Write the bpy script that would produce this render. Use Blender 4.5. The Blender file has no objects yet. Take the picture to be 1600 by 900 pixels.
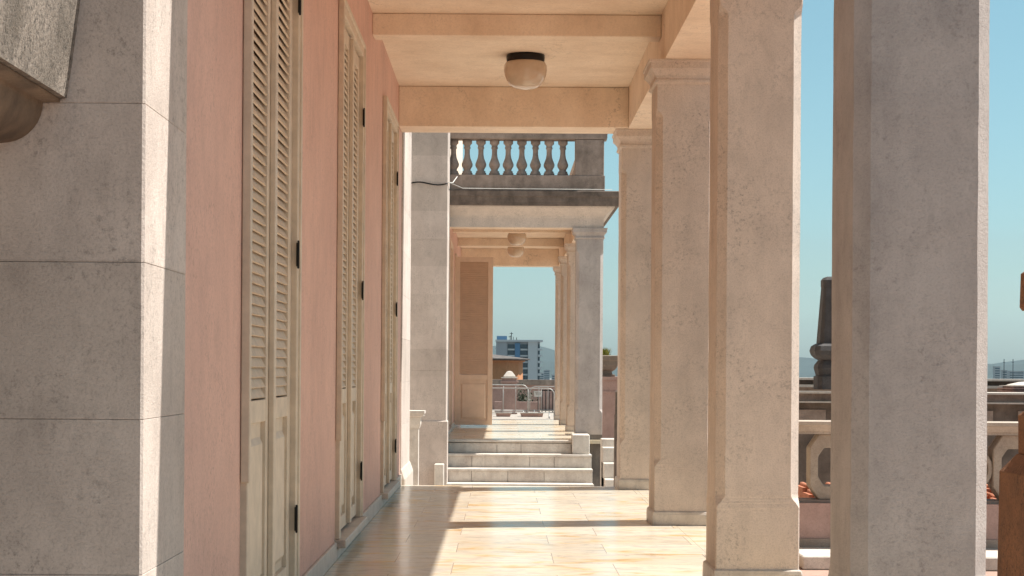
import bpy, bmesh, math, random
from mathutils import Vector, Matrix
random.seed(7)
R = math.radians
sc = bpy.context.scene
col = sc.collection

# ------------------------------------------------------------------ camera
cam_d = bpy.data.cameras.new('camera'); cam = bpy.data.objects.new('camera', cam_d); col.objects.link(cam)
cam.location = (0, 0, 1.25); cam.rotation_euler = (R(90), R(-0.4), 0)
cam_d.sensor_width = 36; cam_d.lens = 36*2690/1600
cam_d.shift_x = 16/1600; cam_d.shift_y = 125/1600
cam_d.clip_start = 0.05; cam_d.clip_end = 30000
sc.camera = cam
# ------------------------------------------------------------------ world
SUN = Vector((.57, .10, 1.0)).normalized()
w = bpy.data.worlds.new('World'); sc.world = w; w.use_nodes = True
nt = w.node_tree; nt.nodes.clear()
sky = nt.nodes.new('ShaderNodeTexSky'); sky.sky_type = 'NISHITA'; sky.sun_disc = False
sky.sun_elevation = math.asin(SUN.z); sky.sun_rotation = math.atan2(SUN.x, SUN.y)
sky.air_density = 1.0; sky.dust_density = 1.0; sky.ozone_density = 1.0; sky.altitude = 100
hs = nt.nodes.new('ShaderNodeHueSaturation'); hs.inputs['Saturation'].default_value = .85; hs.inputs['Hue'].default_value = .47
bg = nt.nodes.new('ShaderNodeBackground'); bg.inputs['Strength'].default_value = .069
wo = nt.nodes.new('ShaderNodeOutputWorld')
nt.links.new(sky.outputs[0], hs.inputs['Color']); tn = nt.nodes.new('ShaderNodeMix'); tn.data_type = 'RGBA'; tn.blend_type = 'MULTIPLY'; tn.inputs[0].default_value = 1; tn.inputs[7].default_value = (.79, 1.0, 1.04, 1)
nt.links.new(hs.outputs[0], tn.inputs[6]); nt.links.new(tn.outputs[2], bg.inputs[0]); nt.links.new(bg.outputs[0], wo.inputs[0])
# ------------------------------------------------------------------ sun
sd = bpy.data.lights.new('sun', 'SUN'); sd.energy = 5.0; sd.angle = R(.5); sd.color = (1, .96, .89)
so = bpy.data.objects.new('sun', sd); col.objects.link(so); so.rotation_euler = SUN.to_track_quat('Z', 'Y').to_euler(); so.location = (5, 5, 12)
sc.view_settings.view_transform = 'Standard'; sc.view_settings.look = 'None'
sc.view_settings.exposure = 0.78; sc.view_settings.gamma = 1; sc.view_settings.use_curve_mapping = False

# ------------------------------------------------------------------ helpers
def tag(o, label=None, cat=None, group=None, kind=None):
    if label: o['label'] = label
    if cat: o['category'] = cat
    if group: o['group'] = group
    if kind: o['kind'] = kind
    return o
def empty(name, loc, label, cat, group=None):
    o = bpy.data.objects.new(name, None); col.objects.link(o); o.location = loc
    o.empty_display_size = .2
    return tag(o, label, cat, group)
def wloc(o):
    v = Vector((0, 0, 0))
    while o is not None:
        v += o.location; o = o.parent
    return v
class MB:
    """collects geometry in world coordinates; build() links it as one mesh object"""
    def __init__(s): s.v = []; s.f = []; s.sm = []
    def add(s, vs, fs, smooth=False):
        n = len(s.v); s.v += [tuple(v) for v in vs]
        for f in fs: s.f.append(tuple(i+n for i in f)); s.sm.append(smooth)
        return s
    def box(s, x0, x1, y0, y1, z0, z1, M=None, c=0.0):
        if c > 0: return s.ring(x0, x1, y0, y1, [(z0, -c), (z0+c, 0), (z1-c, 0), (z1, -c)], M=M, cut=c)
        vs = [Vector(p) for p in ((x0,y0,z0),(x1,y0,z0),(x1,y1,z0),(x0,y1,z0),(x0,y0,z1),(x1,y0,z1),(x1,y1,z1),(x0,y1,z1))]
        if M: vs = [M @ v for v in vs]
        return s.add(vs, [(0,3,2,1),(4,5,6,7),(0,1,5,4),(1,2,6,5),(2,3,7,6),(3,0,4,7)])
    def ring(s, x0, x1, y0, y1, prof, M=None, cut=0.0, jit=0.0, caps=True):
        """rectangle swept up through profile [(z, outward offset[, chamfer])]"""
        vs = []; fs = []; n = 8
        for p in prof:
            z, o = p[0], p[1]; c = max(p[2] if len(p) > 2 else cut, .0015)
            a, b, d, e = x0-o, x1+o, y0-o, y1+o
            pts = [(a+c,d),(b-c,d),(b,d+c),(b,e-c),(b-c,e),(a+c,e),(a,e-c),(a,d+c)]
            for q in pts:
                v = Vector((q[0]+random.uniform(-jit, jit), q[1]+random.uniform(-jit, jit), z))
                vs.append(M @ v if M else v)
        L = len(prof)
        for k in range(L-1):
            for i in range(n):
                j = (i+1) % n
                fs.append((k*n+i, k*n+j, (k+1)*n+j, (k+1)*n+i))
        if caps: fs.append(tuple(range(n-1, -1, -1))); fs.append(tuple((L-1)*n+i for i in range(n)))
        return s.add(vs, fs)
    def lathe(s, cx, cy, prof, n=20, smooth=True, rot=0):
        vs = []; fs = []
        for r, z in prof:
            for i in range(n):
                a = 2*math.pi*i/n+rot; vs.append((cx+r*math.cos(a), cy+r*math.sin(a), z))
        for k in range(len(prof)-1):
            for i in range(n):
                j = (i+1) % n; fs.append((k*n+i, k*n+j, (k+1)*n+j, (k+1)*n+i))
        fs.append(tuple(range(n-1, -1, -1))); fs.append(tuple((len(prof)-1)*n+i for i in range(n)))
        return s.add(vs, fs, smooth)
    def tube(s, pts, r, n=8):
        pts = [Vector(p) for p in pts]; vs = []; fs = []
        up = Vector((0, 1, 0)) if abs((pts[-1]-pts[0]).normalized().y) < .8 else Vector((0, 0, 1))
        for k, p in enumerate(pts):
            d = (pts[min(k+1, len(pts)-1)]-pts[max(k-1, 0)]).normalized()
            a = d.cross(up)
            a = a.normalized() if a.length > 1e-4 else Vector((1, 0, 0)); b = d.cross(a).normalized()
            for i in range(n):
                t = 2*math.pi*i/n; vs.append(p+a*math.cos(t)*r+b*math.sin(t)*r)
        for k in range(len(pts)-1):
            for i in range(n):
                j = (i+1) % n; fs.append((k*n+i, k*n+j, (k+1)*n+j, (k+1)*n+i))
        fs.append(tuple(range(n-1, -1, -1))); fs.append(tuple((len(pts)-1)*n+i for i in range(n)))
        return s.add(vs, fs, True)
    def prism_xz(s, pts, y0, y1, holes=None):
        """polygon in XZ extruded along Y (no holes); concave allowed through ngon"""
        n = len(pts); vs = [(x, y0, z) for x, z in pts]+[(x, y1, z) for x, z in pts]
        fs = [tuple(range(n)), tuple(range(2*n-1, n-1, -1))]+[(i, (i+1) % n+0, (i+1) % n+n, i+n)[::-1] for i in range(n)]
        return s.add(vs, fs)
    def band_xz(s, outer, inner, y0, y1):
        """ring shape (outer/inner loops of equal length) in XZ, extruded along Y"""
        n = len(outer)
        vs = [(x, y0, z) for x, z in outer]+[(x, y0, z) for x, z in inner]+[(x, y1, z) for x, z in outer]+[(x, y1, z) for x, z in inner]
        fs = []
        for i in range(n):
            j = (i+1) % n
            fs += [(i, j, n+j, n+i), (2*n+i, 3*n+i, 3*n+j, 2*n+j), (i, 2*n+i, 2*n+j, j), (n+i, n+j, 3*n+j, 3*n+i)]
        return s.add(vs, fs)
    def build(s, name, mat, parent=None, bevel=0):
        me = bpy.data.meshes.new(name); off = wloc(parent) if parent else Vector((0, 0, 0))
        me.from_pydata([tuple(Vector(v)-off) for v in s.v], [], s.f); me.update()
        for p, q in zip(me.polygons, s.sm): p.use_smooth = q
        b = bmesh.new(); b.from_mesh(me); bmesh.ops.recalc_face_normals(b, faces=b.faces); b.to_mesh(me); b.free()
        me.materials.append(mat)
        o = bpy.data.objects.new(name, me); col.objects.link(o)
        if parent: o.parent = parent
        if bevel:
            m = o.modifiers.new('bevel', 'BEVEL'); m.width = bevel; m.segments = 1; m.limit_method = 'ANGLE'
        return o

# ------------------------------------------------------------------ materials
def nodes(name):
    m = bpy.data.materials.new(name); m.use_nodes = True; n = m.node_tree.nodes; l = m.node_tree.links
    return m, n, l, n['Principled BSDF']
def N(n, t, **kw):
    x = n.new(t)
    for k, v in kw.items():
        if hasattr(x, k): setattr(x, k, v)
        else: x.inputs[k.replace('_', ' ')].default_value = v
    return x
def coords(n, l, scale=(1, 1, 1), loc=(0, 0, 0)):
    g = N(n, 'ShaderNodeNewGeometry'); m = N(n, 'ShaderNodeMapping')
    m.inputs['Scale'].default_value = scale; m.inputs['Location'].default_value = loc
    l.new(g.outputs['Position'], m.inputs['Vector']); return m.outputs[0]
def ramp(n, l, src, stops):
    r = N(n, 'ShaderNodeValToRGB'); e = r.color_ramp.elements
    e[0].position = stops[0][0]; e[0].color = (*stops[0][1], 1)
    e[1].position = stops[-1][0]; e[1].color = (*stops[-1][1], 1)
    for p, c in stops[1:-1]:
        q = e.new(p); q.color = (*c, 1)
    l.new(src, r.inputs[0]); return r.outputs[0]
def mix(n, l, fac, a, b, mode='MIX'):
    x = N(n, 'ShaderNodeMix', data_type='RGBA', blend_type=mode)
    for s, v in ((x.inputs[0], fac), (x.inputs[6], a), (x.inputs[7], b)):
        if isinstance(v, (int, float)): s.default_value = v
        elif isinstance(v, tuple): s.default_value = (*v, 1)
        else: l.new(v, s)
    return x.outputs[2]
def plaster(name, base, stain, rough=.9, bump=.5, grain=110, mott=2.2, amt=.55, streak=.35, grainc=.13, crack=.0, mid=.16, course=0):
    m, n, l, p = nodes(name)
    big = N(n, 'ShaderNodeTexNoise', Scale=mott, Detail=7.0, Roughness=.62); l.new(coords(n, l), big.inputs['Vector'])
    st = N(n, 'ShaderNodeTexNoise', Scale=1.0, Detail=5.0, Roughness=.6); l.new(coords(n, l, (5, 5, .5)), st.inputs['Vector'])
    gr = N(n, 'ShaderNodeTexNoise', Scale=float(grain), Detail=4.0, Roughness=.75); l.new(coords(n, l), gr.inputs['Vector'])
    f1 = ramp(n, l, big.outputs[0], [(.38, (0, 0, 0)), (.72, (1, 1, 1))])
    f2 = ramp(n, l, st.outputs[0], [(.48, (0, 0, 0)), (.78, (1, 1, 1))])
    a = N(n, 'ShaderNodeMath', operation='MULTIPLY'); l.new(f1, a.inputs[0]); a.inputs[1].default_value = amt
    c1 = mix(n, l, a.outputs[0], base, stain)
    b = N(n, 'ShaderNodeMath', operation='MULTIPLY'); l.new(f2, b.inputs[0]); b.inputs[1].default_value = streak
    c2 = mix(n, l, b.outputs[0], c1, stain)
    g = ramp(n, l, gr.outputs[0], [(.3, (1-grainc*1.4,)*3), (.5, (1, 1, 1)), (.72, (1+grainc*.5,)*3)])
    c3 = mix(n, l, 1.0, c2, g, 'MULTIPLY')
    # blotches of middle size, and hairline cracks where asked for
    md = N(n, 'ShaderNodeTexNoise', Scale=9.0, Detail=8.0, Roughness=.7, Distortion=.6); l.new(coords(n, l, (1, 1, .55), (3, 1, 7)), md.inputs['Vector'])
    c3 = mix(n, l, 1.0, c3, ramp(n, l, md.outputs[0], [(.30, (1-mid,)*3), (.50, (1, 1, 1)), (.70, (1+mid*.5,)*3)]), 'MULTIPLY')
    g2 = N(n, 'ShaderNodeTexNoise', Scale=42.0, Detail=6.0, Roughness=.8); l.new(coords(n, l, (1, 1, 1), (2, 5, 1)), g2.inputs['Vector'])
    pk = N(n, 'ShaderNodeTexNoise', Scale=3.5, Detail=3.0); l.new(coords(n, l, (1, 1, 1), (9, 4, 2)), pk.inputs['Vector'])
    sp = mix(n, l, ramp(n, l, pk.outputs[0], [(.40, (0, 0, 0)), (.62, (1, 1, 1))]), (1, 1, 1), ramp(n, l, g2.outputs[0], [(.36, (1-grainc*2.4,)*3), (.47, (1, 1, 1)), (.68, (1+grainc*.4,)*3)]))
    c3 = mix(n, l, 1.0, c3, sp, 'MULTIPLY')
    if course:
        gg = N(n, 'ShaderNodeNewGeometry'); sx = N(n, 'ShaderNodeSeparateXYZ'); l.new(gg.outputs['Position'], sx.inputs[0])
        ml = N(n, 'ShaderNodeMath', operation='MULTIPLY_ADD'); l.new(sx.outputs['Z'], ml.inputs[0]); ml.inputs[1].default_value = 1/.4655; ml.inputs[2].default_value = 10-.165/.4655
        fl = N(n, 'ShaderNodeMath', operation='FLOOR'); l.new(ml.outputs[0], fl.inputs[0])
        wn = N(n, 'ShaderNodeTexWhiteNoise', noise_dimensions='1D'); l.new(fl.outputs[0], wn.inputs['W'])
        c3 = mix(n, l, 1.0, c3, ramp(n, l, wn.outputs['Value'], [(0, (.90, .89, .88)), (1, (1.05, 1.04, 1.04))]), 'MULTIPLY')
    if crack:
        wp = N(n, 'ShaderNodeTexNoise', Scale=2.5, Detail=6.0, Roughness=.65); l.new(coords(n, l), wp.inputs['Vector'])
        ad = N(n, 'ShaderNodeVectorMath', operation='MULTIPLY_ADD'); l.new(wp.outputs['Color'], ad.inputs[0]); ad.inputs[1].default_value = (.9, .9, .9); l.new(coords(n, l), ad.inputs[2])
        vo = N(n, 'ShaderNodeTexVoronoi', feature='DISTANCE_TO_EDGE', Scale=.85); l.new(ad.outputs[0], vo.inputs['Vector'])
        e = ramp(n, l, vo.outputs['Distance'], [(.0, (1, 1, 1)), (.006, (0, 0, 0))])
        mk = N(n, 'ShaderNodeTexNoise', Scale=.9, Detail=2.0); l.new(coords(n, l, (1, 1, 1), (5, 2, 9)), mk.inputs['Vector'])
        e2 = mix(n, l, 1.0, e, ramp(n, l, mk.outputs[0], [(.50, (0, 0, 0)), (.60, (crack,)*3)]), 'MULTIPLY')
        c3 = mix(n, l, e2, c3, tuple(x*.45 for x in stain))
    l.new(c3, p.inputs['Base Color']); p.inputs['Roughness'].default_value = rough
    bp = N(n, 'ShaderNodeBump', Strength=bump, Distance=.006); l.new(gr.outputs[0], bp.inputs['Height'])
    bp2 = N(n, 'ShaderNodeBump', Strength=.35, Distance=.02); l.new(big.outputs[0], bp2.inputs['Height']); l.new(bp.outputs[0], bp2.inputs['Normal'])
    l.new(bp2.outputs[0], p.inputs['Normal'])
    return m
def plain(name, c, rough=.6, metal=0, var=.12, scale=6, bump=.1):
    m, n, l, p = nodes(name)
    t = N(n, 'ShaderNodeTexNoise', Scale=float(scale), Detail=6.0, Roughness=.65); l.new(coords(n, l), t.inputs['Vector'])
    g = ramp(n, l, t.outputs[0], [(.3, tuple(x*(1-var) for x in c)), (.7, tuple(min(1, x*(1+var)) for x in c))])
    l.new(g, p.inputs['Base Color']); p.inputs['Roughness'].default_value = rough; p.inputs['Metallic'].default_value = metal
    bp = N(n, 'ShaderNodeBump', Strength=bump, Distance=.004); l.new(t.outputs[0], bp.inputs['Height']); l.new(bp.outputs[0], p.inputs['Normal'])
    return m
M = {}
M['stucco'] = plaster('grey_stucco', (.68, .57, .485), (.50, .42, .36), bump=.6, amt=.6, mott=2.6, streak=.45, mid=.10, grainc=.16, crack=.35)
M['stucco_pier'] = plaster('weathered_pier_stucco', (.62, .535, .475), (.37, .30, .26), bump=.6, mott=1.1, amt=.6, streak=.3, mid=.14, grainc=.16, course=1)
M['stucco_cool'] = plaster('shade_greyed_stucco', (.50, .435, .395), (.34, .29, .265), bump=.7, amt=.75, mott=2.2, streak=.55, mid=.14, grainc=.11)  # front columns' cooler, dimmer light put into the base colour, with stains and streaks
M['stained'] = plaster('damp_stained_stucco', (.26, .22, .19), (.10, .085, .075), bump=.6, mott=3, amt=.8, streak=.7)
M['cream'] = plaster('cream_ceiling_plaster', (.88, .715, .56), (.69, .52, .38), bump=.3, grain=60, mott=2.0, amt=.75, streak=.0, grainc=.08, crack=.8, mid=.07)
M['pink'] = plaster('pink_wall_plaster', (.73, .46, .37), (.58, .355, .29), bump=.4, grain=90, mott=1.1, amt=.7, streak=.35, grainc=.12, mid=.10, crack=.35)
M['pinkfar'] = plaster('pink_parapet_plaster', (.44, .29, .25), (.32, .20, .17), bump=.4, mott=3, amt=.6)
M['weather'] = plaster('dark_weathered_cornice', (.21, .16, .13), (.075, .058, .046), bump=.8, mott=5, amt=.9, streak=.8)
M['balu'] = plaster('weathered_balustrade_stone', (.38, .295, .245), (.17, .13, .105), bump=.6, mott=4, amt=.9, streak=.6)
M['wood'] = plain('cream_painted_wood', (.62, .505, .39), .5, var=.14, scale=9, bump=.15)
M['woodlouvre'] = plain('cream_painted_louvre', (.60, .475, .355), .55, var=.14, scale=14)
M['woodpink'] = plain('faded_brown_louvre', (.64, .46, .34), .6, var=.08, scale=5)
M['woodframepink'] = plain('pinkish_painted_wood', (.70, .53, .41), .6, var=.08, scale=5)
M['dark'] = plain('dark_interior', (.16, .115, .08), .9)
M['iron'] = plain('black_iron', (.02, .018, .017), .45, .6)
M['steel'] = plain('galvanised_steel', (.40, .39, .37), .5, .5)
M['basebrd'] = plaster('marble_baseboard', (.60, .53, .46), (.42, .35, .29), rough=.5, bump=.1, mott=5, amt=.6, streak=.5, grainc=.1)
M['stone'] = plaster('pale_step_stone', (.66, .60, .53), (.42, .35, .30), bump=.3, mott=3, amt=.7, streak=.6, grainc=.12)
M['balcony'] = plaster('rough_weathered_slab', (.27, .225, .185), (.10, .08, .06), bump=1.0, grain=90, mott=5, amt=.9, streak=.3, grainc=.55, mid=.4)
M['balcony_under'] = plaster('shaded_stained_brown_moulding', (.20, .135, .085), (.06, .04, .028), bump=.5, mott=4, amt=.9, streak=.2)  # stained brown, darkened further to hold the shade under the slab
M['ringstone'] = plaster('tan_openwork_stone', (.40, .33, .265), (.26, .21, .17), bump=.5, mott=6, amt=.7)
M['railstone'] = plaster('tan_rail_stone', (.50, .42, .345), (.33, .27, .22), bump=.5, mott=5, amt=.7)
M['rust'] = plaster('rust_brown_stone', (.24, .105, .045), (.12, .052, .024), bump=.6, mott=8, amt=.7, streak=.8, grainc=.4)
M['terr'] = plaster('reddish_terrace_concrete', (.42, .27, .21), (.28, .19, .16), bump=.4, mott=3, amt=.6, streak=0)
M['court'] = plaster('court_paving', (.40, .35, .30), (.30, .25, .21), bump=.4, mott=2, amt=.6, streak=0)
M['approach'] = plaster('worn_dark_paving', (.36, .28, .23), (.26, .20, .165), bump=.4, mott=2, amt=.6, streak=0)
M['terracotta'] = plaster('terracotta_tiles', (.46, .17, .09), (.28, .11, .06), bump=.4, mott=9, amt=.6)
M['orange'] = plaster('orange_house_plaster', (.55, .24, .11), (.42, .18, .09), bump=.2, mott=.5, amt=.4)
M['aptwhite'] = plain('apartment_white', (.50, .50, .50), .8)
M['aptgrey'] = plain('apartment_grey', (.30, .31, .33), .8)
M['aptblue'] = plain('apartment_blue', (.07, .17, .30), .6)
M['glass'] = plain('dark_window_glass', (.04, .06, .08), .15)
M['tile'] = plain('old_roof_tiles', (.12, .10, .09), .9, var=.45, scale=3)
M['hill'] = plain('hill_scrub', (.028, .036, .03), 1, var=.3, scale=.004)
M['city'] = plain('city_ground', (.17, .16, .15), 1, var=.3, scale=.02)
M['city_b'] = plain('city_building', (.32, .31, .31), .9, var=.15, scale=.1)
M['leaf'] = plain('yellow_green_leaves', (.22, .22, .035), .5, var=.3, scale=40)
M['sign'] = plain('white_notice', (.62, .60, .56), .6)
M['obelisk'] = plaster('blackened_obelisk_stone', (.10, .092, .09), (.05, .046, .045), bump=.5, mott=6, amt=.7, streak=.6)
M['urn'] = plaster('brown_grey_urn', (.24, .19, .15), (.14, .11, .09), bump=.5, mott=8)
# opal glass bowl
m, n, l, p = nodes('opal_glass_bowl'); p.inputs['Base Color'].default_value = (.60, .46, .34, 1); p.inputs['Roughness'].default_value = .12
p.inputs['Coat Weight'].default_value = .4
t = N(n, 'ShaderNodeTexNoise', Scale=7.0, Detail=3.0); l.new(coords(n, l), t.inputs['Vector'])
l.new(ramp(n, l, t.outputs[0], [(.3, (.52, .39, .28)), (.7, (.64, .50, .37))]), p.inputs['Base Color']); M['opal'] = m
# marble floor tiles
def floor_mat():
    m, n, l, p = nodes('streaked_marble_tiles')
    br = N(n, 'ShaderNodeTexBrick'); l.new(coords(n, l, (1, 1, 1), (.3, .13, 0)), br.inputs['Vector'])
    br.offset = .37; br.inputs['Scale'].default_value = 1; br.inputs['Mortar Size'].default_value = .003
    br.inputs['Brick Width'].default_value = 1.02; br.inputs['Row Height'].default_value = .62
    br.inputs['Color1'].default_value = (0, 0, 0, 1); br.inputs['Color2'].default_value = (1, 1, 1, 1); br.inputs['Mortar'].default_value = (.5, .5, .5, 1)
    br.inputs['Mortar Smooth'].default_value = .2
    # per-tile offset of the veining
    add = N(n, 'ShaderNodeVectorMath', operation='MULTIPLY_ADD'); l.new(br.outputs['Color'], add.inputs[0]); add.inputs[1].default_value = (7, 13, 5)
    l.new(coords(n, l, (1.5, 2.6, 1)), add.inputs[2])
    v1 = N(n, 'ShaderNodeTexNoise', Scale=1.5, Detail=5.0, Roughness=.55, Distortion=.7); l.new(add.outputs[0], v1.inputs['Vector'])
    v2 = N(n, 'ShaderNodeTexNoise', Scale=3.4, Detail=6.0, Roughness=.6, Distortion=1.0); l.new(add.outputs[0], v2.inputs['Vector'])
    c = ramp(n, l, v1.outputs[0], [(.42, (.68, .61, .51)), (.56, (.67, .58, .45)), (.63, (.68, .49, .27)), (.73, (.60, .36, .15))])
    c2 = ramp(n, l, v2.outputs[0], [(.30, (.80, .80, .82)), (.5, (1, 1, 1)), (.66, (1.0, .97, .9))])
    c3 = mix(n, l, 1.0, c, c2, 'MULTIPLY')
    tint = ramp(n, l, br.outputs['Color'], [(0, (.84, .82, .79)), (1, (1, 1, 1))])
    c3 = mix(n, l, 1.0, c3, tint, 'MULTIPLY')
    c4 = mix(n, l, br.outputs['Fac'], c3, (.33, .26, .20))
    l.new(c4, p.inputs['Base Color'])
    rr = ramp(n, l, v2.outputs[0], [(.3, (.13,)*3), (.7, (.24,)*3)]); l.new(rr, p.inputs['Roughness']); p.inputs['Specular IOR Level'].default_value = .3
    bp = N(n, 'ShaderNodeBump', Strength=.3, Distance=.002, invert=True); l.new(br.outputs['Fac'], bp.inputs['Height']); l.new(bp.outputs[0], p.inputs['Normal'])
    return m
M['floor'] = floor_mat()

def px(x, y, Y):
    """the point of the scene that shows at photograph pixel (x, y) when it is Y metres off"""
    r = R(.4); a = x-784; b = 575-y
    u = a*math.cos(r)-b*math.sin(r); v = b*math.cos(r)+a*math.sin(r)
    return u*Y/2690, 1.25+v*Y/2690

# ================================================================== SETTING
def struct(name, mb, mat): return tag(mb.build(name, mat), kind='structure')
struct('ground', MB().box(-9000, 9000, -60, 9500, -31, -30), M['city'])
mb = MB().box(-1.10, 1.40, 5.3, 18.27, -.06, 0); struct('floor', mb, M['floor'])
struct('floor_border', MB().box(1.404, 1.80, 5.3, 18.27, -.06, -.001), M['floor'])
struct('portico_floor', MB().box(-1.05, 1.80, 30.02, 42.0, -.06, 0), M['floor'])
struct('approach_pavement', MB().box(-14, 1.80, -30, 5.296, -.3, -.004), M['approach'])
struct('terrace', MB().box(1.804, 30, -30, 11.8, -.3, -.006), M['terr'])
struct('foundation', MB().box(-14, 1.76, 5.0, 18.24, -30, -.062).box(-14, 1.76, 30.35, 42.0, -30, -.062), M['stone'])
struct('court', MB().box(-14, 30, 11.81, 60, -30, -.95), M['court'])
struct('end_terrace', MB().box(-3.5, 5.5, 42.004, 53, -.94, -.03), M['court'])
# hills and haze
def hills():
    mb = MB(); n = 160
    for (Y, base, amp, seed, x0, x1) in ((7600, 60, 34, 3, -5200, 6200), (6300, 30, 24, 11, -4200, 5200)):
        random.seed(seed); ph = [(random.uniform(0, 6.28), random.uniform(.6, 1.4)) for _ in range(7)]
        vs = []; fs = []
        for i in range(n+1):
            x = x0+(x1-x0)*i/n
            h = base+sum(amp/(k+1)*math.sin(x/(560/(k*1.3+1))*q[1]+q[0]) for k, q in enumerate(ph))
            vs += [(x, Y-900, -31), (x, Y-300, h*.45-10), (x, Y, h), (x, Y+900, -31)]
        for i in range(n):
            for k in range(3): fs.append((i*4+k, (i+1)*4+k, (i+1)*4+k+1, i*4+k+1))
        mb.add(vs, fs, True)
    return mb
struct('hills', hills(), M['hill']); random.seed(7)
hz = MB().box(-9500, 9500, -100, 9600, -32, 320).build('haze', M['hill']); hz['kind'] = 'stuff'
m, n, l, p = nodes('haze_air'); n.remove(p); pv = N(n, 'ShaderNodeVolumePrincipled', Density=.000036, Anisotropy=.2)
pv.inputs['Color'].default_value = (.62, .87, 1.0, 1); l.new(pv.outputs[0], n['Material Output'].inputs['Volume']); hz.data.materials[0] = m

# ================================================================== VILLA WINGS
W = .475
def shaft(x0, y0, z1=3.55, w=W):
    mb = MB(); prof = []; c = .045
    zs = [.09, .45]+[.46+i*.01 for i in range(9)]+[.61+i*.13 for i in range(21)]+[3.27+i*.01 for i in range(8)]+[3.35, z1]
    for z in zs:
        t = max(0, min(1, (z-.46)/.08)); u = max(0, min(1, (3.34-z)/.07)); k = min(t, u); k = k*k*(3-2*k)
        prof.append((z, 0, .006+c*k))
    return mb.ring(x0, x0+w, y0, y0+w, prof, jit=.0011)
def column(root, x0, y0, w=W, zb=0, plinth=True, mat='stucco'):
    s = shaft(x0, y0, w=w).build('column', M[mat], root)
    cap = MB().ring(x0, x0+w, y0, y0+w, [(3.53, .004), (3.545, .022), (3.565, .022), (3.575, .012), (3.60, .016), (3.625, .032), (3.645, .05), (3.65, .058), (3.70, .06), (3.705, .07), (3.722, .07)], cut=.006, jit=.0012)
    cap.build('capital', M[mat], s)
    if plinth: MB().ring(x0, x0+w, y0, y0+w, [(zb+.001, .018), (zb+.085, .018), (zb+.105, .014), (zb+.113, .003)], cut=.008, jit=.0015).build('plinth', M['basebrd'], s)
    return s
CAPR = {}
def shutter_leaf_geom(y0, y1, xf, z0=.15, z1=3.55, tilt=64, pitch=.046):
    """frame, louvre slats, panel of one leaf; its face looks towards +X at xf"""
    d = .045; st = .105
    fr = MB()
    fr.box(xf-d, xf, y0, y0+st, z0, z1).box(xf-d, xf, y1-st, y1, z0, z1)
    fr.box(xf-d, xf-.001, y0+st, y1-st, z1-.10, z1).box(xf-d, xf-.001, y0+st, y1-st, 1.0, 1.10).box(xf-d, xf-.001, y0+st, y1-st, z0, z0+.09)
    pn = MB()
    pn.box(xf-.036, xf-.024, y0+st, y1-st, z0+.09, 1.0)
    a, b = y0+st+.035, y1-st-.035
    vs = [(xf-.024, a, z0+.13), (xf-.024, b, z0+.13), (xf-.024, b, .93), (xf-.024, a, .93), (xf-.006, a+.03, z0+.16), (xf-.006, b-.03, z0+.16), (xf-.006, b-.03, .90), (xf-.006, a+.03, .90)]
    pn.add(vs, [(4, 5, 6, 7), (0, 1, 5, 4), (1, 2, 6, 5), (2, 3, 7, 6), (3, 0, 4, 7)])
    lv = MB(); z = 1.118
    while z < z1-.12:
        wob = random.uniform(-2.5, 2.5)
        Mx = Matrix.Translation((xf-.022, 0, z+.02)) @ Matrix.Rotation(R(tilt+wob), 4, 'Y')
        lv.box(-.033, .033, y0+st, y1-st, -.0045, .0045, M=Mx); z += pitch
    return fr, pn, lv
def door(root, yc, hw=.88):
    X = -1.075
    f = MB(); y0, y1 = yc-hw, yc+hw
    for a, b in ((y0, y0+.085), (y1-.085, y1)):
        f.box(X-.05, X+.030, a, b, .13, 3.65)
    f.box(X-.05, X+.029, y0+.085, y1-.085, 3.565, 3.65)
    # outer moulding; on the near jamb it stops short above the floor
    f.box(X+.002, X+.040, y0-.018, y0+.022, .77, 3.665); f.box(X+.002, X+.040, y1-.022, y1+.018, .13, 3.665); f.box(X+.002, X+.039, y0+.022, y1-.022, 3.632, 3.668)
    fo = f.build('door_frame', M['wood'], root, bevel=.004)
    MB().box(X-.05, X+.075, y0-.02, y1+.02, .075, .128).build('door_sill', M['basebrd'], fo, bevel=.006)
    for a, b in ((y0+.087, yc-.002), (yc+.002, y1-.087)):
        fr, pn, lv = shutter_leaf_geom(a, b, X-.002)
        fr.v += []; o = fr.build('shutter_leaf', M['wood'], fo, bevel=.003)
        pn.build('lower_panel', M['wood'], fo); lv.build('louvre_slats', M['woodlouvre'], fo)
    MB().box(X-.002, X+.026, yc-.035, yc+.035, .16, 3.54).build('astragal', M['wood'], fo, bevel=.004)
    for z in (.475, 1.82, 3.11):
        h = MB().box(X+.026, X+.032, y1-.106, y1-.088, z-.06, z+.06)
        h.lathe(X+.036, y1-.098, [(.003, z-.072), (.006, z-.068), (.006, z+.068), (.003, z+.072)], 10)
        h.build('hinge', M['iron'], fo)
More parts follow.
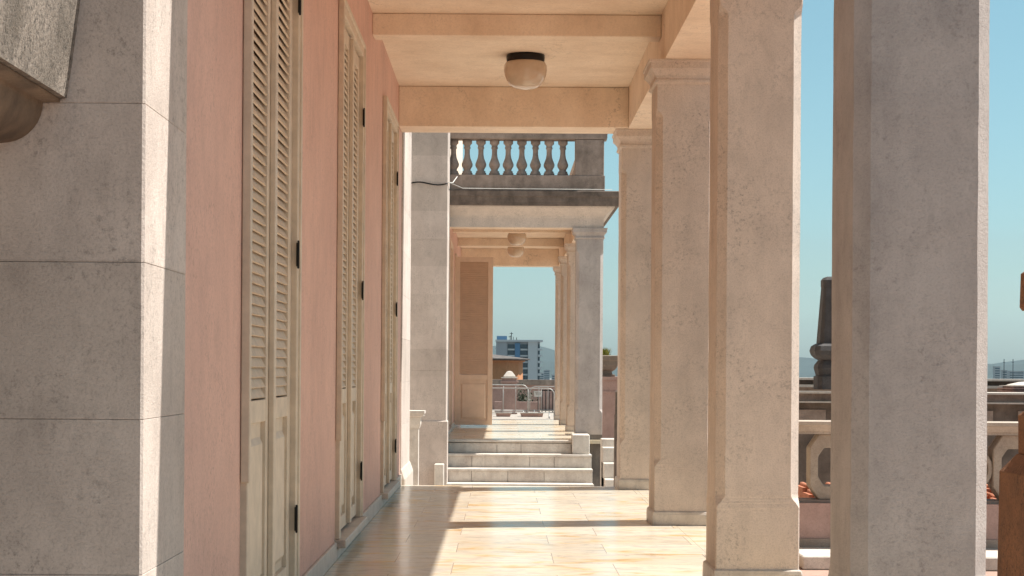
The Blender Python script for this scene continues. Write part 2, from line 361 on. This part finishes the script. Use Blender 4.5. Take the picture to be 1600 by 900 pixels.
def wing(root, cols, X0, wallX, wallTop, doors, yA, yB, w=W, zero_lamps=None, xr=None):
    """loggia with its side wall; cols = Y of the fronts of the columns"""
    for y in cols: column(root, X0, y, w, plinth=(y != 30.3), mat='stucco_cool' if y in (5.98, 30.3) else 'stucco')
    Y0, Y1 = cols[0], cols[-1]+w; xo = X0+w-.02; xi = X0+.058
    MB().box(xi, xo, Y0+.02, Y1-.02, 3.723, 4.14).build('architrave', M['cream'], root)
    MB().box(wallX, xi-.001, Y0+.022, Y0+.42, 3.725, 4.138).build('beam', M['cream'], root, bevel=.006)
    MB().box(wallX, xi-.001, Y1-.60, Y1-.13, 3.725, 4.138).build('beam', M['cream'], root, bevel=.006)
    for y in cols[1:-1]: MB().box(wallX, xi-.001, y+.27, y+.49, 3.96, 4.139).build('beam', M['cream'], root, bevel=.006)
    MB().box(wallX, xi, Y0+.03, Y1-.03, 4.1405, 4.30).build('ceiling', M['cream'], root)
    # wall with door openings
    wl = MB(); ys = [yA]
    for yc in doors: ys += [yc-.82, yc+.82]
    ys.append(yB)
    for i in range(0, len(ys), 2): wl.box(wallX-.45, wallX, ys[i], ys[i+1], -.05, wallTop)
    for yc in doors: wl.box(wallX-.45, wallX, yc-.82, yc+.82, 3.60, wallTop).box(wallX-.45, wallX, yc-.82, yc+.82, -.05, .10)
    wl.build('wall', M['pink'], root)
    MB().box(wallX-.7, wallX-.46, yA+.1, yB-.1, -.05, wallTop-.2).build('dark_backing', M['dark'], root)  # dark sheet whose colour stands in for the unlit space behind the louvres
    bb = MB(); prev = yA
    for yc in doors: bb.box(wallX+.001, wallX+.020, prev, yc-.955, .001, .118); prev = yc+.955
    bb.box(wallX+.001, wallX+.020, prev, yB, .001, .118)
    for yc in doors: bb.box(wallX+.001, wallX+.019, yc-.955, yc+.955, .001, .07)
    bb.build('baseboard', M['basebrd'], root, bevel=.003)

# ---- near wing
near = empty('villa_wing', (0, 12, 0), 'pink villa wing with tall shuttered doors and the big near columns along the marble walkway', 'building', 'wings of the villa')
wing(near, [5.98, 9.80, 13.78, 17.80], 1.226, -1.075, 9, [7.98, 12.05, 16.2], 5.77, 18.27)
for yc in (7.98, 12.05, 16.2): door(near, yc)
MB().ring(-3, 1.701, 5.98, 18.275, [(4.142, -.02), (4.143, .02), (4.17, .05), (4.20, .12), (4.215, .29), (4.23, .30), (4.35, .30), (4.36, .0)], cut=.01).build('cornice', M['weather'], near)
# rusticated near pier
def courses(x0, x1, y0, y1, zs, g=.0016):
    mb = MB()
    for a, b in zip(zs[:-1], zs[1:]):
        mb.ring(x0, x1, y0, y1, [(a+.0005, -g), (a+g, 0)]+[((a+b)/2, 0)]+[(b-g, 0), (b-.0005, -g)], cut=.008, jit=.0006)
    return mb
courses(-7, -1.06, 5.09, 5.768, [-.3, .165, .63, 1.09, 1.555, 2.025, 2.49, 2.96, 3.43, 3.9, 4.4, 5, 6, 7, 8, 9]).build('pier', M['stucco_pier'], near)
courses(-7, -1.06, 18.272, 19.9, [-.95, 0, .63, 1.09, 1.555, 2.025, 2.49, 2.96, 3.43, 3.9, 4.4, 5, 6, 7, 8, 9]).build('pier', M['stucco_pier'], near)
MB().ring(-1.4, -1.062, 18.3, 19.88, [(-.9, .045), (.06, .045), (.16, .012), (.17, 0)], cut=.01).build('pier_base', M['basebrd'], near)
MB().box(-7, -1.6, 5.5, 18.6, 9.0, 9.15).build('roof', M['weather'], near)
# balcony slab with a moulded underside at the left
MB().ring(-4, -1.289, -2.0, 5.088, [(2.037, 0), (2.5, .056), (2.9, .10), (3.1, .11)], cut=.01, jit=.001).build('balcony_slab', M['balcony'], near)
bs = MB()
prof = [(-.34, 1.84), (-.31, 1.845), (-.30, 1.875), (-.27, 1.88)]
prof += [(-.27+.12*math.sin(a), 2.0-.12*math.cos(a)) for a in [R(t) for t in range(0, 91, 10)]]+[(-.10, 2.001), (-.10, 2.011)]
vs = []; fs = []
for y in (-2.0, 5.08):
    for o, z in prof: vs.append((-1.289+o+.08, y, z+.024))
n_ = len(prof)
for i in range(n_-1): fs.append((i, i+1, n_+i+1, n_+i))
bs.add(vs, fs, True); bs.box(-4, -1.60, -2, 5.08, 1.873, 2.053); bs.build('balcony_moulding', M['balcony_under'], near)
# upper parapet wall of the roof on the near wing
# ---- far wing
far = empty('villa_wing', (0, 36, 0), 'second portico wing seen through the walkway above the stone steps, under a dark weathered cornice', 'building', 'wings of the villa')
C2 = [30.3, 34.1, 38.0, 41.8]
wing(far, C2, 1.30, -1.0, 4.2, [32.9, 37.1], 30.3, 42.2)
MB().box(-1.44, -1.0, 30.3, 42.2, 4.362, 9).build('upper_wall', M['cream'], far)  # sunlit look of the pink plaster put into the cream colour
for yc in (32.9, 37.1):
    f = MB(); X = -1.0
    for a in (yc-.93, yc+.845): f.box(X+.001, X+.035, a, a+.085, .13, 3.65)
    f.box(X+.001, X+.034, yc-.845, yc+.845, 3.565, 3.65); fo = f.build('door_frame', M['woodframepink'], far)
    if yc < 34:
        for a, b in ((yc-.843, yc-.002), (yc+.002, yc+.843)):
            fr, pn, lv = shutter_leaf_geom(a, b, X-.002)
            fr.build('shutter_leaf', M['woodframepink'], fo); pn.build('lower_panel', M['woodframepink'], fo); lv.build('louvre_slats', M['woodpink'], fo)
# open leaf standing out from the wall, built flat then turned to face the camera
fr, pn, lv = shutter_leaf_geom(0, .80, 0, z0=.05, z1=3.58, tilt=62, pitch=.040)
rot = Matrix.Translation((-.985, 36.35, 0)) @ Matrix.Rotation(R(-90), 4, 'Z') @ Matrix.Scale(-1, 4, (0, 1, 0))
rot = Matrix(((0, 1, 0, -.995), (-1, 0.06, 0, 36.2), (0, 0, 1, 0), (0, 0, 0, 1)))
for k in (fr, pn, lv): k.v = [tuple(rot @ Vector(v)) for v in k.v]
lf = fr.build('open_shutter_leaf', M['woodframepink'], far, bevel=.003); tag(lf, 'brown shutter leaf folded open across the corridor')
pn.build('lower_panel', M['woodframepink'], lf); lv.build('louvre_slats', M['woodpink'], lf)
MB().box(-.99, 1.775, 30.285, 30.318, 3.727, 4.085).build('frieze', M['stucco'], far)
MB().ring(-3, 1.77, 30.3, 42.275, [(3.88, .002), (3.90, .02), (3.93, .03), (4.0, .10), (4.06, .18), (4.09, .19)], cut=.01, caps=False).build('bed_moulding', M['stucco'], far)
MB().ring(-3, 1.776, 30.3, 42.275, [(4.09, .17), (4.092, .255), (4.14, .262)], cut=.01, caps=False).build('cornice_edge', M['weather'], far)
MB().ring(-3, 1.776, 30.3, 42.275, [(4.142, .262), (4.17, .265), (4.24, .27), (4.25, .29), (4.34, .29), (4.352, .26), (4.36, .0)], cut=.01, jit=.003).build('cornice', M['weather'], far)
courses(-7, -.93, 29.0, 30.29, [-.95, -.4, .36, 1.2, 2.3, 3.4, 4.36, 5.6, 6.8, 8, 9]).build('pier', M['stucco_pier'], far)
MB().ring(-7, -.93, 29.0, 29.3, [(-.94, .025), (.34, .025), (.36, .002)], cut=.01).build('pier_base', M['stucco_pier'], far)
MB().box(-7, -1.6, 30, 42.2, 9, 9.15).build('roof', M['weather'], far)
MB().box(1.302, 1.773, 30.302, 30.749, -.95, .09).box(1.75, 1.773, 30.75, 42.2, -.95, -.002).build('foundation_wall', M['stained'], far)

# recessed wall joining the two wings
jw = MB().box(-3.0, -2.5, 19.91, 28.99, -.95, 6).build('court_wall', M['stucco']); tag(jw, 'recessed grey wall joining the two wings beside the sunken court', 'wall')

# ---- balustrade on the far wing
bal = empty('balustrade', (.4, 30.3, 4.36), 'dark weathered baluster railing on the roof of the far portico above its cornice', 'balustrade')
MB().ring(-.93, 1.78, 30.10, 30.42, [(4.361, 0), (4.62, 0), (4.63, -.01)], cut=.006, jit=.002).box(1.42, 1.76, 30.425, 42, 4.361, 4.63).build('plinth', M['balu'], bal)
MB().ring(-.93, 1.80, 30.12, 30.40, [(5.255, -.02), (5.265, .015), (5.29, .02), (5.38, .02), (5.42, -.01)], cut=.006, jit=.002).box(1.42, 1.76, 30.43, 42, 5.25, 5.40).build('rail', M['balu'], bal)
MB().ring(1.262, 1.765, 30.11, 30.41, [(4.632, 0), (5.252, 0)], cut=.01).build('pier', M['balu'], bal)
bprof = [(.075, 0), (.075, .045), (.062, .055), (.066, .075), (.045, .09), (.052, .12), (.072, .16), (.076, .20), (.062, .25), (.044, .31), (.036, .38), (.036, .46), (.046, .475), (.046, .50), (.038, .515), (.05, .545), (.066, .56), (.066, .625)]
def baluster(x, y): return MB().lathe(x, y, [(r*1.28, 4.628+z) for r, z in bprof], 14).build('baluster', M['balu'], bal)
for i in range(-1, 8): baluster(-.633+.24*i, 30.26)
for i in range(14): baluster(1.53, 30.72+.24*i)
# ---- cable along the pier and the cornice
cb = MB(); pts = []
for t in range(13):
    x = -1.62+t*.0575; pts.append((x, 28.96, 4.33+.03*math.sin(t*.5)+.03*t/12))
cb.tube(pts, .012, 6); tag(cb.build('cable', M['iron']), 'dark cable sagging across the tall grey pier left of the roof balustrade', 'cable')
cb = MB().tube([(-.92, 28.95, 4.36), (-.86, 29.5, 4.42), (-.80, 30.0, 4.58)], .008, 6).tube([(-.92, 28.95, 4.37), (-.7, 29.97, 4.375), (.3, 29.96, 4.37), (1.9, 29.96, 4.368)], .0045, 6)
tag(cb.build('wire', M['sign']), 'thin pale wire running along the top of the far cornice', 'wire')

# ---- steps
st = empty('stone_steps', (.3, 29.5, -.95), 'pale stone steps rising from the sunken court to the far portico', 'steps')
r_, t_ = .232, .34
for k in range(4):
    zt = -r_*k; yf = 30.02-t_*k; xl, xr = (-.925, 1.56)
    if k < 1: xr = 1.22
    base = -.95
    random.seed(30+k); xs = [xl]
    while xs[-1] < xr-.5: xs.append(xs[-1]+random.choice([.42, .62, .85, 1.0]))
    xs[-1] = xr
    rm = MB()
    for a, b in zip(xs[:-1], xs[1:]): rm.box(a+.003, b-.003, yf, yf+.33 if k else yf+.35, max(zt-r_, base), zt-.045, c=.004)
    o = rm.build('riser', M['stone'], st)
    MB().ring(xl-.004, xr+.004, yf-.028, yf+.31, [(zt-.044, -.006), (zt-.036, 0), (zt-.012, 0), (zt-.001, -.008)], cut=.004, jit=.0012).build('tread', M['stone'], st)
random.seed(7)
MB().box(1.228, 1.528, 29.72, 30.27, -.231, .108, c=.012).build('cheek_block', M['stone'], st)
MB().box(-1.115, -.955, 28.70, 28.95, -.95, -.36, c=.012).build('cheek_block', M['stone'], st)

# ---- lamps
def lamp(x, y, label):
    e = empty('ceiling_lamp', (x, y, 4.14), label, 'lamp', 'opal bowl lamps on the loggia ceilings')
    MB().lathe(x, y, [(.175, 4.139), (.178, 4.12), (.172, 4.065), (.166, 4.06)], 40).build('base_ring', M['iron'], e)
    MB().lathe(x, y, [(.160, 4.078), (.185, 4.068), (.198, 4.04), (.200, 4.0), (.192, 3.955), (.172, 3.905), (.142, 3.865), (.10, 3.838), (.05, 3.826), (.008, 3.823)], 40).build('glass_bowl', M['opal'], e)
lamp(.20, 15.9, 'large opal bowl lamp with a black ring on the ceiling of the near walkway')
lamp(.30, 36.1, 'small opal bowl lamp in the far portico, the upper of two')
lamp(.31, 40.0, 'small opal bowl lamp in the far portico, the lower of two, above the sky opening')

# ---- openwork balustrade at the right
ob = empty('openwork_balustrade', (4, 11.5, 0), 'cream openwork balustrade with octagon rings on a pink base wall beside the right columns', 'balustrade')
MB().box(1.95, 9, 11.36, 11.62, .09, .372).build('base_wall', M['pinkfar'], ob)
MB().box(1.95, 9, 11.345, 11.36, .082, .14).build('base_band', M['balu'], ob)
MB().box(1.90, 9, 10.82, 11.70, -.005, .082, c=.008).build('ledge', M['stone'], ob)
MB().ring(1.95, 9, 11.38, 11.60, [(.828, .0), (.845, .0), (.85, .015), (.885, .035), (.89, .06), (.912, .062)], cut=.004, jit=.001).build('rail', M['railstone'], ob)
MB().box(1.95, 9, 11.40, 11.58, .372, .392).build('lower_rail', M['balu'], ob)
cx0 = px(1300, 575, 11.45)[0]; per = .406
for k in range(-3, 16):
    cx = cx0+per*k
    if cx < 2.1 or cx > 8.9: continue
    def octa(a, b, zc=.61):
        c = .42*a
        return [(cx-a, zc-b+c*1.5), (cx-a, zc+b-c*1.5), (cx-a+c, zc+b), (cx+a-c, zc+b), (cx+a, zc+b-c*1.5), (cx+a, zc-b+c*1.5), (cx+a-c, zc-b), (cx-a+c, zc-b)]
    MB().band_xz(octa(.148, .219), octa(.092, .125), 11.42, 11.56).build('octagon_ring', M['ringstone'], ob, bevel=.006)
    mx = cx+per/2; md = MB()
    oo = [(mx+.056*math.cos(t*math.pi/6), .60+.10*math.sin(t*math.pi/6)) for t in range(12)]
    ii = [(mx+.028*math.cos(t*math.pi/6), .60+.06*math.sin(t*math.pi/6)) for t in range(12)]
    md.band_xz(oo, ii, 11.44, 11.54)
    md.prism_xz([(mx-.012, .70), (mx+.012, .70), (mx+.020, .83), (mx-.020, .83)], 11.44, 11.54)
    md.prism_xz([(mx-.020, .39), (mx+.020, .39), (mx+.012, .50), (mx-.012, .50)], 11.44, 11.54)
    md.build('medallion', M['ringstone'], ob, bevel=.004)
# ---- second parapet behind with obelisk
pp = empty('parapet_wall', (5, 17, -.95), 'low dark parapet with a moulded coping behind the openwork balustrade', 'wall')
MB().box(2.6, 12, 17.0, 17.3, -.95, .93).build('wall', M['weather'], pp)
MB().box(2.5, 12, 16.9, 17.4, .93, .945).build('ledge', M['stone'], pp)
MB().box(2.6, 12, 16.96, 17.34, .946, 1.02).build('frieze', M['balu'], pp)
MB().box(2.5, 12, 16.9, 17.4, 1.021, 1.04).build('coping', M['stone'], pp)
for k in range(14):
    x = 2.9+.55*k
    MB().box(x, x+.30, 16.985, 16.999, .70, .86).build('recessed_panel', M['balu'], pp)
ox = px(1299, 500, 17.15)[0]
ob2 = empty('obelisk', (ox, 17.15, 1.04), 'tall blackened stone obelisk on a waisted foot, standing on the far parapet', 'obelisk')
def z17(y): return px(1290, y, 17.15)[1]
def hwid(x): return abs(x-1299)*17.15/2690
ring = lambda prof, name: MB().ring(ox, ox, 17.15, 17.15, [(z17(y), hwid(x), .25*hwid(x)) for y, x in prof]).build(name, M['obelisk'], ob2)
ring([(608.2, 1275), (588, 1275), (587, 1278), (575, 1275), (570, 1276), (563, 1281)], 'foot')
ring([(562.8, 1281), (560, 1276), (555, 1271), (548, 1269), (541, 1271), (537.2, 1277)], 'bulge')
ring([(537, 1278.5), (450, 1284.5), (448.5, 1284.5)], 'shaft')
ring([(448.3, 1284), (438, 1284), (434, 1287), (432.5, 1291)], 'cap')
# stone coping courses behind the obelisk
cc = empty('coping_wall', (6, 20, -.95), 'grey stepped coping wall behind the obelisk foot', 'wall')
MB().box(3.0, 14, 20.2, 20.6, -.94, 1.05).build('wall', M['balu'], cc)
MB().box(2.95, 14, 20.1, 20.7, 1.051, 1.08).build('coping', M['stone'], cc)
MB().box(3.0, 14, 20.25, 20.55, 1.081, 1.135).build('upper_course', M['weather'], cc)
MB().box(2.95, 14, 20.15, 20.65, 1.136, 1.16).build('upper_coping', M['stone'], cc)
# pink capped pier at the right edge
def capped_pier(x, y, hw, z0, z1, label, mat='pinkfar', pyr=.12):
    e = empty('capped_pier', (x, y, z0), label, 'pier', 'pink piers with pale stepped caps')
    MB().box(x-hw, x+hw, y-hw, y+hw, z0, z1).build('shaft', M[mat], e)
    h = pyr
    MB().ring(x, x, y, y, [(z1+.001, hw-.015), (z1+.10*h, hw-.015), (z1+.11*h, hw+.03), (z1+.19*h, hw+.03), (z1+.20*h, hw-.01), (z1+.31*h, hw-.01), (z1+.32*h, hw+.025), (z1+.41*h, hw+.025), (z1+.42*h, hw-.02), (z1+.55*h, hw-.02)], cut=.01).build('cap', M[mat], e)
    MB().ring(x, x, y, y, [(z1+.552*h, hw+.01), (z1+.60*h, hw+.01), (z1+.605*h, hw-.05), (z1+.66*h, hw-.05), (z1+.90*h, .35*hw), (z1+.94*h, .1*hw)], cut=.004).build('cap_top', M['stone'], e)
capped_pier(px(1590, 600, 19)[0], 18.6, .24, -.94, 1.02, 'pink pier with a pale stepped cap at the right edge beyond the dark parapet', pyr=.13)
capped_pier(px(796, 600, 48)[0], 48.0, .22, -.02, .68, 'pink pier with a pointed cap behind the steel crowd barrier', pyr=.52)
# terracotta roof seen through the rings
tr = MB()
for k in range(6): tr.box(2.4, 12, 12.2+.3*k, 12.5+.3*k, -.95, .14+.035*k)
for k in range(6):
    for q in range(90): tr.tube([(2.45+.105*q, 12.19+.3*k, .140+.035*k), (2.45+.105*q, 12.52+.3*k, .146+.035*k)], .022, 6)
tag(tr.build('tiled_roof', M['terracotta']), 'low terracotta tiled roof glimpsed through the openwork balustrade', 'roof')

# ---- rust brown post at the right edge
rp = empty('stone_post', (2.08, 6.3, 0), 'rust brown weathered post with a sloping shoulder at the right edge beside the nearest column', 'post')
x1560 = px(1560, 760, 6.76)[0]; x1590 = px(1591, 640, 6.70)[0]; cxp = 2.17
hb = cxp-x1560; hn = cxp-x1590
MB().ring(cxp, cxp, 6.55, 6.55, [(-.005, hb+.01), (.30, hb+.006), (.86, hb-.002), (.875, hb-.012), (.93, hn+.004)], cut=.015, jit=.002).build('base', M['rust'], rp)
MB().ring(cxp, cxp, 6.55, 6.55, [(.931, hn), (1.08, hn), (1.10, hn-.02), (1.12, .05)], cut=.012, jit=.002).build('neck', M['rust'], rp)
MB().lathe(cxp, 6.55, [(.045, 1.115), (.04, 1.2), (.04, 1.4), (.06, 1.485)], 16).build('stem', M['rust'], rp)
MB().ring(cxp, cxp, 6.55, 6.55, [(1.486, hn-.01), (1.50, hn-.002), (1.63, hn-.004), (1.67, hn-.05), (1.75, .04)], cut=.01, jit=.001).build('head', M['rust'], rp)

# ---- things right of the far portico: planter, pedestal, side steps, post
pd = empty('pedestal', (2.1, 32.3, -.95), 'pink plastered pedestal wall under the stone urn beside the far portico', 'pedestal')
MB().box(1.86, 2.21, 32.1, 33.2, -.95, 1.04).build('shaft', M['pinkfar'], pd)
MB().box(1.84, 2.23, 32.07, 33.23, 1.041, 1.10).build('coping', M['pinkfar'], pd)
MB().box(1.85, 2.22, 32.085, 33.21, .80, .83).build('moulding', M['pinkfar'], pd)
xc = 1.98
ur = empty('stone_urn', (xc, 32.45, 1.10), 'square brown stone urn on the pink pedestal', 'urn')
MB().ring(xc, xc, 32.45, 32.45, [(1.101, .15), (1.14, .15), (1.15, .10), (1.20, .09)], cut=.01).build('foot', M['urn'], ur)
MB().ring(xc, xc, 32.45, 32.45, [(1.201, .10), (1.24, .16), (1.32, .20), (1.40, .215), (1.41, .24), (1.49, .25), (1.50, .22)], cut=.02).build('bowl', M['urn'], ur)
pl = MB()
for i in range(130):
    a = random.uniform(0, 6.28); tl = random.uniform(.05, .55); L = random.uniform(.10, .23); rr = random.uniform(0, .10); wd = .014
    b = Vector((xc-.05+rr*math.cos(a), 32.45+rr*math.sin(a), 1.47)); d = Vector((math.cos(a)*math.sin(tl), math.sin(a)*math.sin(tl), math.cos(tl)))
    s = Vector((-math.sin(a), math.cos(a), 0))*wd; m1 = b+d*L*.5
    pl.add([b-s*.4, b+s*.4, m1+s, b+d*L+Vector((0, 0, -.02)), m1-s], [(0, 1, 2, 3, 4)])
tag(pl.build('spiky_plant', M['leaf']), 'spiky yellow green plant growing in the stone urn', 'plant')
ss = empty('side_steps', (1.9, 27, -.95), 'sunlit white side steps in the gap right of the far portico column', 'steps')
for k in range(4): MB().box(1.63, 3.4, 26.6+.34*k, 27.95+.0*k, -.95+.0005*k, -.72+.235*k, c=.008).build('step', M['stone'], ss)
MB().box(1.63, 1.90, 27.96, 28.3, -.95, .11, c=.01).build('end_block', M['stone'], ss)
tag(MB().ring(1.575, 1.665, 24.0, 24.09, [(-.95, .0), (.6, -.002), (.62, -.012), (.93, -.012), (.96, -.03)], cut=.01).build('gate_post', M['weather']), 'thin dark post beside the fourth near column, in front of the side steps', 'post')
# pink garden wall behind the gap
tag(MB().box(2.4, 9, 36, 36.3, -.95, .95).box(2.35, 9, 35.95, 36.35, .951, 1.0).build('garden_wall', M['pinkfar']), 'low pink garden wall right of the far portico', 'wall')
# stone handrail end left of the steps
hr = empty('handrail_pedestal', (-1.25, 25, -.95), 'small stone handrail pedestal with a moulded top in the gap left of the steps', 'pedestal')
MB().ring(-1.6, -1.16, 25, 25.3, [(.53, .0), (.545, .03), (.57, .03), (.58, .045), (.62, .045)], cut=.004).build('rail', M['stone'], hr)
MB().ring(-1.6, -1.175, 25.02, 25.28, [(.36, -.02), (.42, 0), (.529, 0)], cut=.004).build('neck', M['stone'], hr)
MB().ring(-1.6, -1.205, 25.05, 25.25, [(-.95, .0), (.359, .0)], cut=.004).build('shaft', M['stone'], hr)

# ---- end terrace: barriers, low wall, parapet, plant trough, sign
def barrier(x0, x1, y, z1, label, nbars, mat='steel', hub=False):
    e = empty('crowd_barrier', ((x0+x1)/2, y, -.03), label, 'barrier', 'steel crowd barriers on the end terrace')
    z0 = .02; rr = .16; pts = [(x0, y, z0)]
    for k in range(7): a = math.pi-k*math.pi/12; pts.append((x0+rr+rr*math.cos(a), y, z1-rr+rr*math.sin(a)))
    for k in range(7): a = math.pi/2-k*math.pi/12; pts.append((x1-rr+rr*math.cos(a), y, z1-rr+rr*math.sin(a)))
    pts.append((x1, y, z0)); MB().tube(pts, .0125, 10).tube([(x0, y, z0+.10), (x1, y, z0+.10)], .011, 8).build('frame', M[mat], e)
    for i in range(nbars):
        x = x0+(x1-x0)*(i+1)/(nbars+1)
        MB().tube([(x, y, z0+.10), (x, y, z1-.004)], .006, 6).build('bar', M[mat], e)
    for x in (x0+.12, x1-.12): MB().tube([(x, y-.25, -.025), (x, y, z0+.10), (x, y+.25, -.025)], .014, 8).build('foot', M[mat], e)
xr1 = px(866, 600, 44)[0]
barrier(-1.6, xr1, 44.0, .735, 'front steel crowd barrier closing the end of the far portico, rounded right corner', 8)
barrier(-1.9, px(825, 600, 46)[0], 46.0, .80, 'second steel crowd barrier standing behind the front one at its left', 7)
barrier(px(828, 600, 46.3)[0], 3.2, 46.3, .76, 'third steel crowd barrier standing behind the front one at its right', 9)
tag(MB().box(-.2, 1.12, 50.0, 50.3, -.03, .27).build('low_wall', M['pinkfar']), 'low pink wall behind the capped pier on the end terrace', 'wall')
pw = empty('parapet_wall', (0, 52.4, -.03), 'pink parapet with a brownish coping closing the end terrace before the city', 'wall')
MB().box(-3.4, 5.4, 52.3, 52.6, -.03, .74).build('wall', M['pinkfar'], pw)
MB().box(-3.45, 5.45, 52.22, 52.68, .741, .90).build('coping', M['balu'], pw)
for a, b in ((-.15, .25), (.50, 1.10)):
    e = empty('planter_trough', ((a+b)/2, 45.3, -.03), 'pale pink trough on the end terrace floor, ' + ('left, before the capped pier' if a < 0 else 'right of the capped pier'), 'planter', 'troughs on the end terrace')
    MB().ring(a, b, 45.2, 45.45, [(-.029, -.02), (.06, 0)], cut=.01).build('body', M['pinkfar'], e)
    MB().ring(a, b, 45.2, 45.45, [(.0605, .015), (.085, .015)], cut=.01).build('rim', M['stone'], e)
sg = empty('notice_board', (1.02, 49, 0), 'small white notice board behind the barriers', 'sign')
MB().box(.93, 1.15, 49.0, 49.015, .44, .60).build('board', M['sign'], sg)
lt = MB()
for zz, a, b in ((.56, .96, 1.10), (.525, .97, 1.12), (.49, .98, 1.10)): lt.box(a, b, 48.996, 48.9995, zz, zz+.010)
lt.build('printed_lines', M['dark'], sg); MB().box(1.03, 1.05, 49.016, 49.036, -.03, .58).build('stake', M['iron'], sg)
# dark railing bars at the right end of that terrace
rl = empty('iron_railing', (1.4, 49.5, -.03), 'dark iron railing at the right end of the end terrace behind the barriers', 'railing')
MB().box(1.15, 2.2, 49.5, 49.53, .60, .63).box(1.15, 2.2, 49.5, 49.53, .02, .05).build('rail', M['iron'], rl)
for i in range(11): MB().tube([(1.17+.1*i, 49.515, -.03), (1.17+.1*i, 49.515, .66)], .012, 6).build('bar', M['iron'], rl)
# bush between
bu = MB()
for i in range(900):
    c = Vector((random.gauss(.62, .16), random.gauss(51.2, .15), abs(random.gauss(.25, .17))))
    a = Vector((random.uniform(-1, 1), random.uniform(-1, 1), random.uniform(-1, 1))).normalized()*.035; b = a.cross(Vector((random.uniform(-1, 1), random.uniform(-1, 1), 1))).normalized()*.02
    bu.add([c-a, c+b, c+a, c-b], [(0, 1, 2, 3)])
M['leafdark'] = plain('dark_leaves', (.05, .06, .03), .6, var=.4, scale=30)
tag(bu.build('bush', M['leafdark']), 'dark bush behind the crowd barriers on the end terrace', 'bush')

# ================================================================== CITY
oh = empty('orange_house', (-.9, 82, -30), 'round cornered orange house with a low tiled roof beyond the end terrace', 'house')
def z82(y): return px(800, y, 82)[1]
rx = px(817, 570, 82)[0]; cxh = -1.1; rad = (rx-cxh)
MB().lathe(cxh, 82, [(rad, -30), (rad, z82(566)), (rad+.1, z82(565)), (rad+.12, z82(563.5))], 14, False).build('wall', M['orange'], oh)
MB().lathe(cxh, 82, [(rad+.14, z82(563.4)), (rad+.35, z82(562)), (rad+.36, z82(560.5)), (.3, z82(552.5))], 28, False).build('roof', M['tile'], oh)
MB().box(-2.6, -.75, 79.6, 79.9, -30, z82(560)).build('side_wall', M['pinkfar'], oh)

def apt():
    Y = 820; e = empty('apartment_block', (px(811, 575, Y)[0], Y, -30), 'tall grey and white apartment block with blue panels beyond the orange house', 'building')
    X = lambda x: px(x, 560, Y)[0]; Z = lambda y: px(811, y, Y)[1]
    MB().box(X(775), X(792.5), Y, Y+14, -30, Z(534)).build('wall', M['aptgrey'], e)
    MB().box(X(792.5), X(825), Y+1.2, Y+14, -30, Z(534)).build('recessed_wall', M['aptgrey'], e)
    MB().box(X(825), X(840), Y-.2, Y+14, -30, Z(534)).build('wall', M['aptwhite'], e)
    MB().box(X(840), X(843.5), Y+1, Y+14, -30, Z(534)).build('wall', M['aptgrey'], e)
    MB().box(X(804.5), X(812.5), Y+.2, Y+1.19, -30, Z(536)).build('blue_panel', M['aptblue'], e)
    MB().box(X(774), X(848), Y-1.2, Y+15, Z(534)+.01, Z(531)).build('roof', M['aptwhite'], e)
    MB().box(X(776), X(792), Y+3, Y+9, Z(531)+.01, Z(525)).build('roof_hut', M['aptblue'], e)
    for x, h, w_ in ((799, 12, .35), (797, 7, .3), (807, 4, .3), (802, 5, .25)):
        m_ = MB().box(X(x)-w_/2, X(x)+w_/2, Y+4, Y+4+w_, Z(531)+.01, Z(531-h))
        if h > 6: m_.box(X(x)-.8, X(x)+.8, Y+4+w_, Y+4+w_+.1, Z(531-h+2)-.12, Z(531-h+2)+.12)
        m_.build('antenna', M['iron'], e)
    k = 0; y = 538
    while y < 640:
        for a, b in ((793.2, 804), (813, 824.5)):
            MB().box(X(a), X(b), Y+.9, Y+1.18, Z(y+6.5), Z(y)).build('window', M['glass'], e)
            MB().box(X(a), X(b), Y+.3, Y+1.19, Z(y+9.2), Z(y+7)).build('parapet', M['aptwhite'], e)
        MB().box(X(840.2), X(846), Y-.4, Y+.98, Z(y+9.5), Z(y+6)).build('balcony', M['aptwhite'], e)
        MB().box(X(841), X(843.4), Y+.6, Y+.99, Z(y+5.8), Z(y)).build('window', M['glass'], e)
        y += 9.8
apt()
def block(x0, x1, ytop, Y, label, mat='city_b', z0=-30):
    a, b = px(x0, 575, Y)[0], px(x1, 575, Y)[0]; z = px((x0+x1)/2, ytop, Y)[1]
    e = empty('far_building', ((a+b)/2, Y, z0), label, 'building')
    MB().box(a, b, Y, Y+(b-a), z0, z).build('wall', M[mat], e)
    MB().box(a-.3, b+.3, Y-.3, Y+(b-a)+.3, z+.01, z+.8).build('roof', M[mat], e)
    nst = 6; h = (z+30)/14
    for i in range(5):
        zz = z-1.2-i*3.2
        MB().box(a+.8, b-.8, Y-.05, Y-.01, zz-1.5, zz).build('window', M['glass'], e)
block(843, 850, 583, 2600, 'pale blue distant slab building left in the gap right of the apartment block', 'city_b')
block(849.5, 859, 578.5, 2900, 'wider pale blue distant building with a flat top before the hills')
block(862, 868, 586, 2500, 'low distant building beside the far columns before the hills')
block(1554, 1563, 573.5, 2300, 'distant grey slab building right of the nearest column')
block(1566, 1574, 579, 2200, 'low distant building between two masts at the right')
block(1577, 1600, 580.5, 2400, 'long low distant building at the right edge before the hills')
for x, lab in ((1569, 'thin distant mast, left of the two on the right skyline'), (1583, 'thin distant mast, right of the two on the right skyline')):
    a, z = px(x, 561, 1500); tag(MB().box(a-.25, a+.25, 1500, 1500.5, -30, z).box(a-1, a+1, 1500.6, 1500.8, z-3, z-2.6).build('mast', M['iron']), lab, 'mast', 'masts on the skyline')
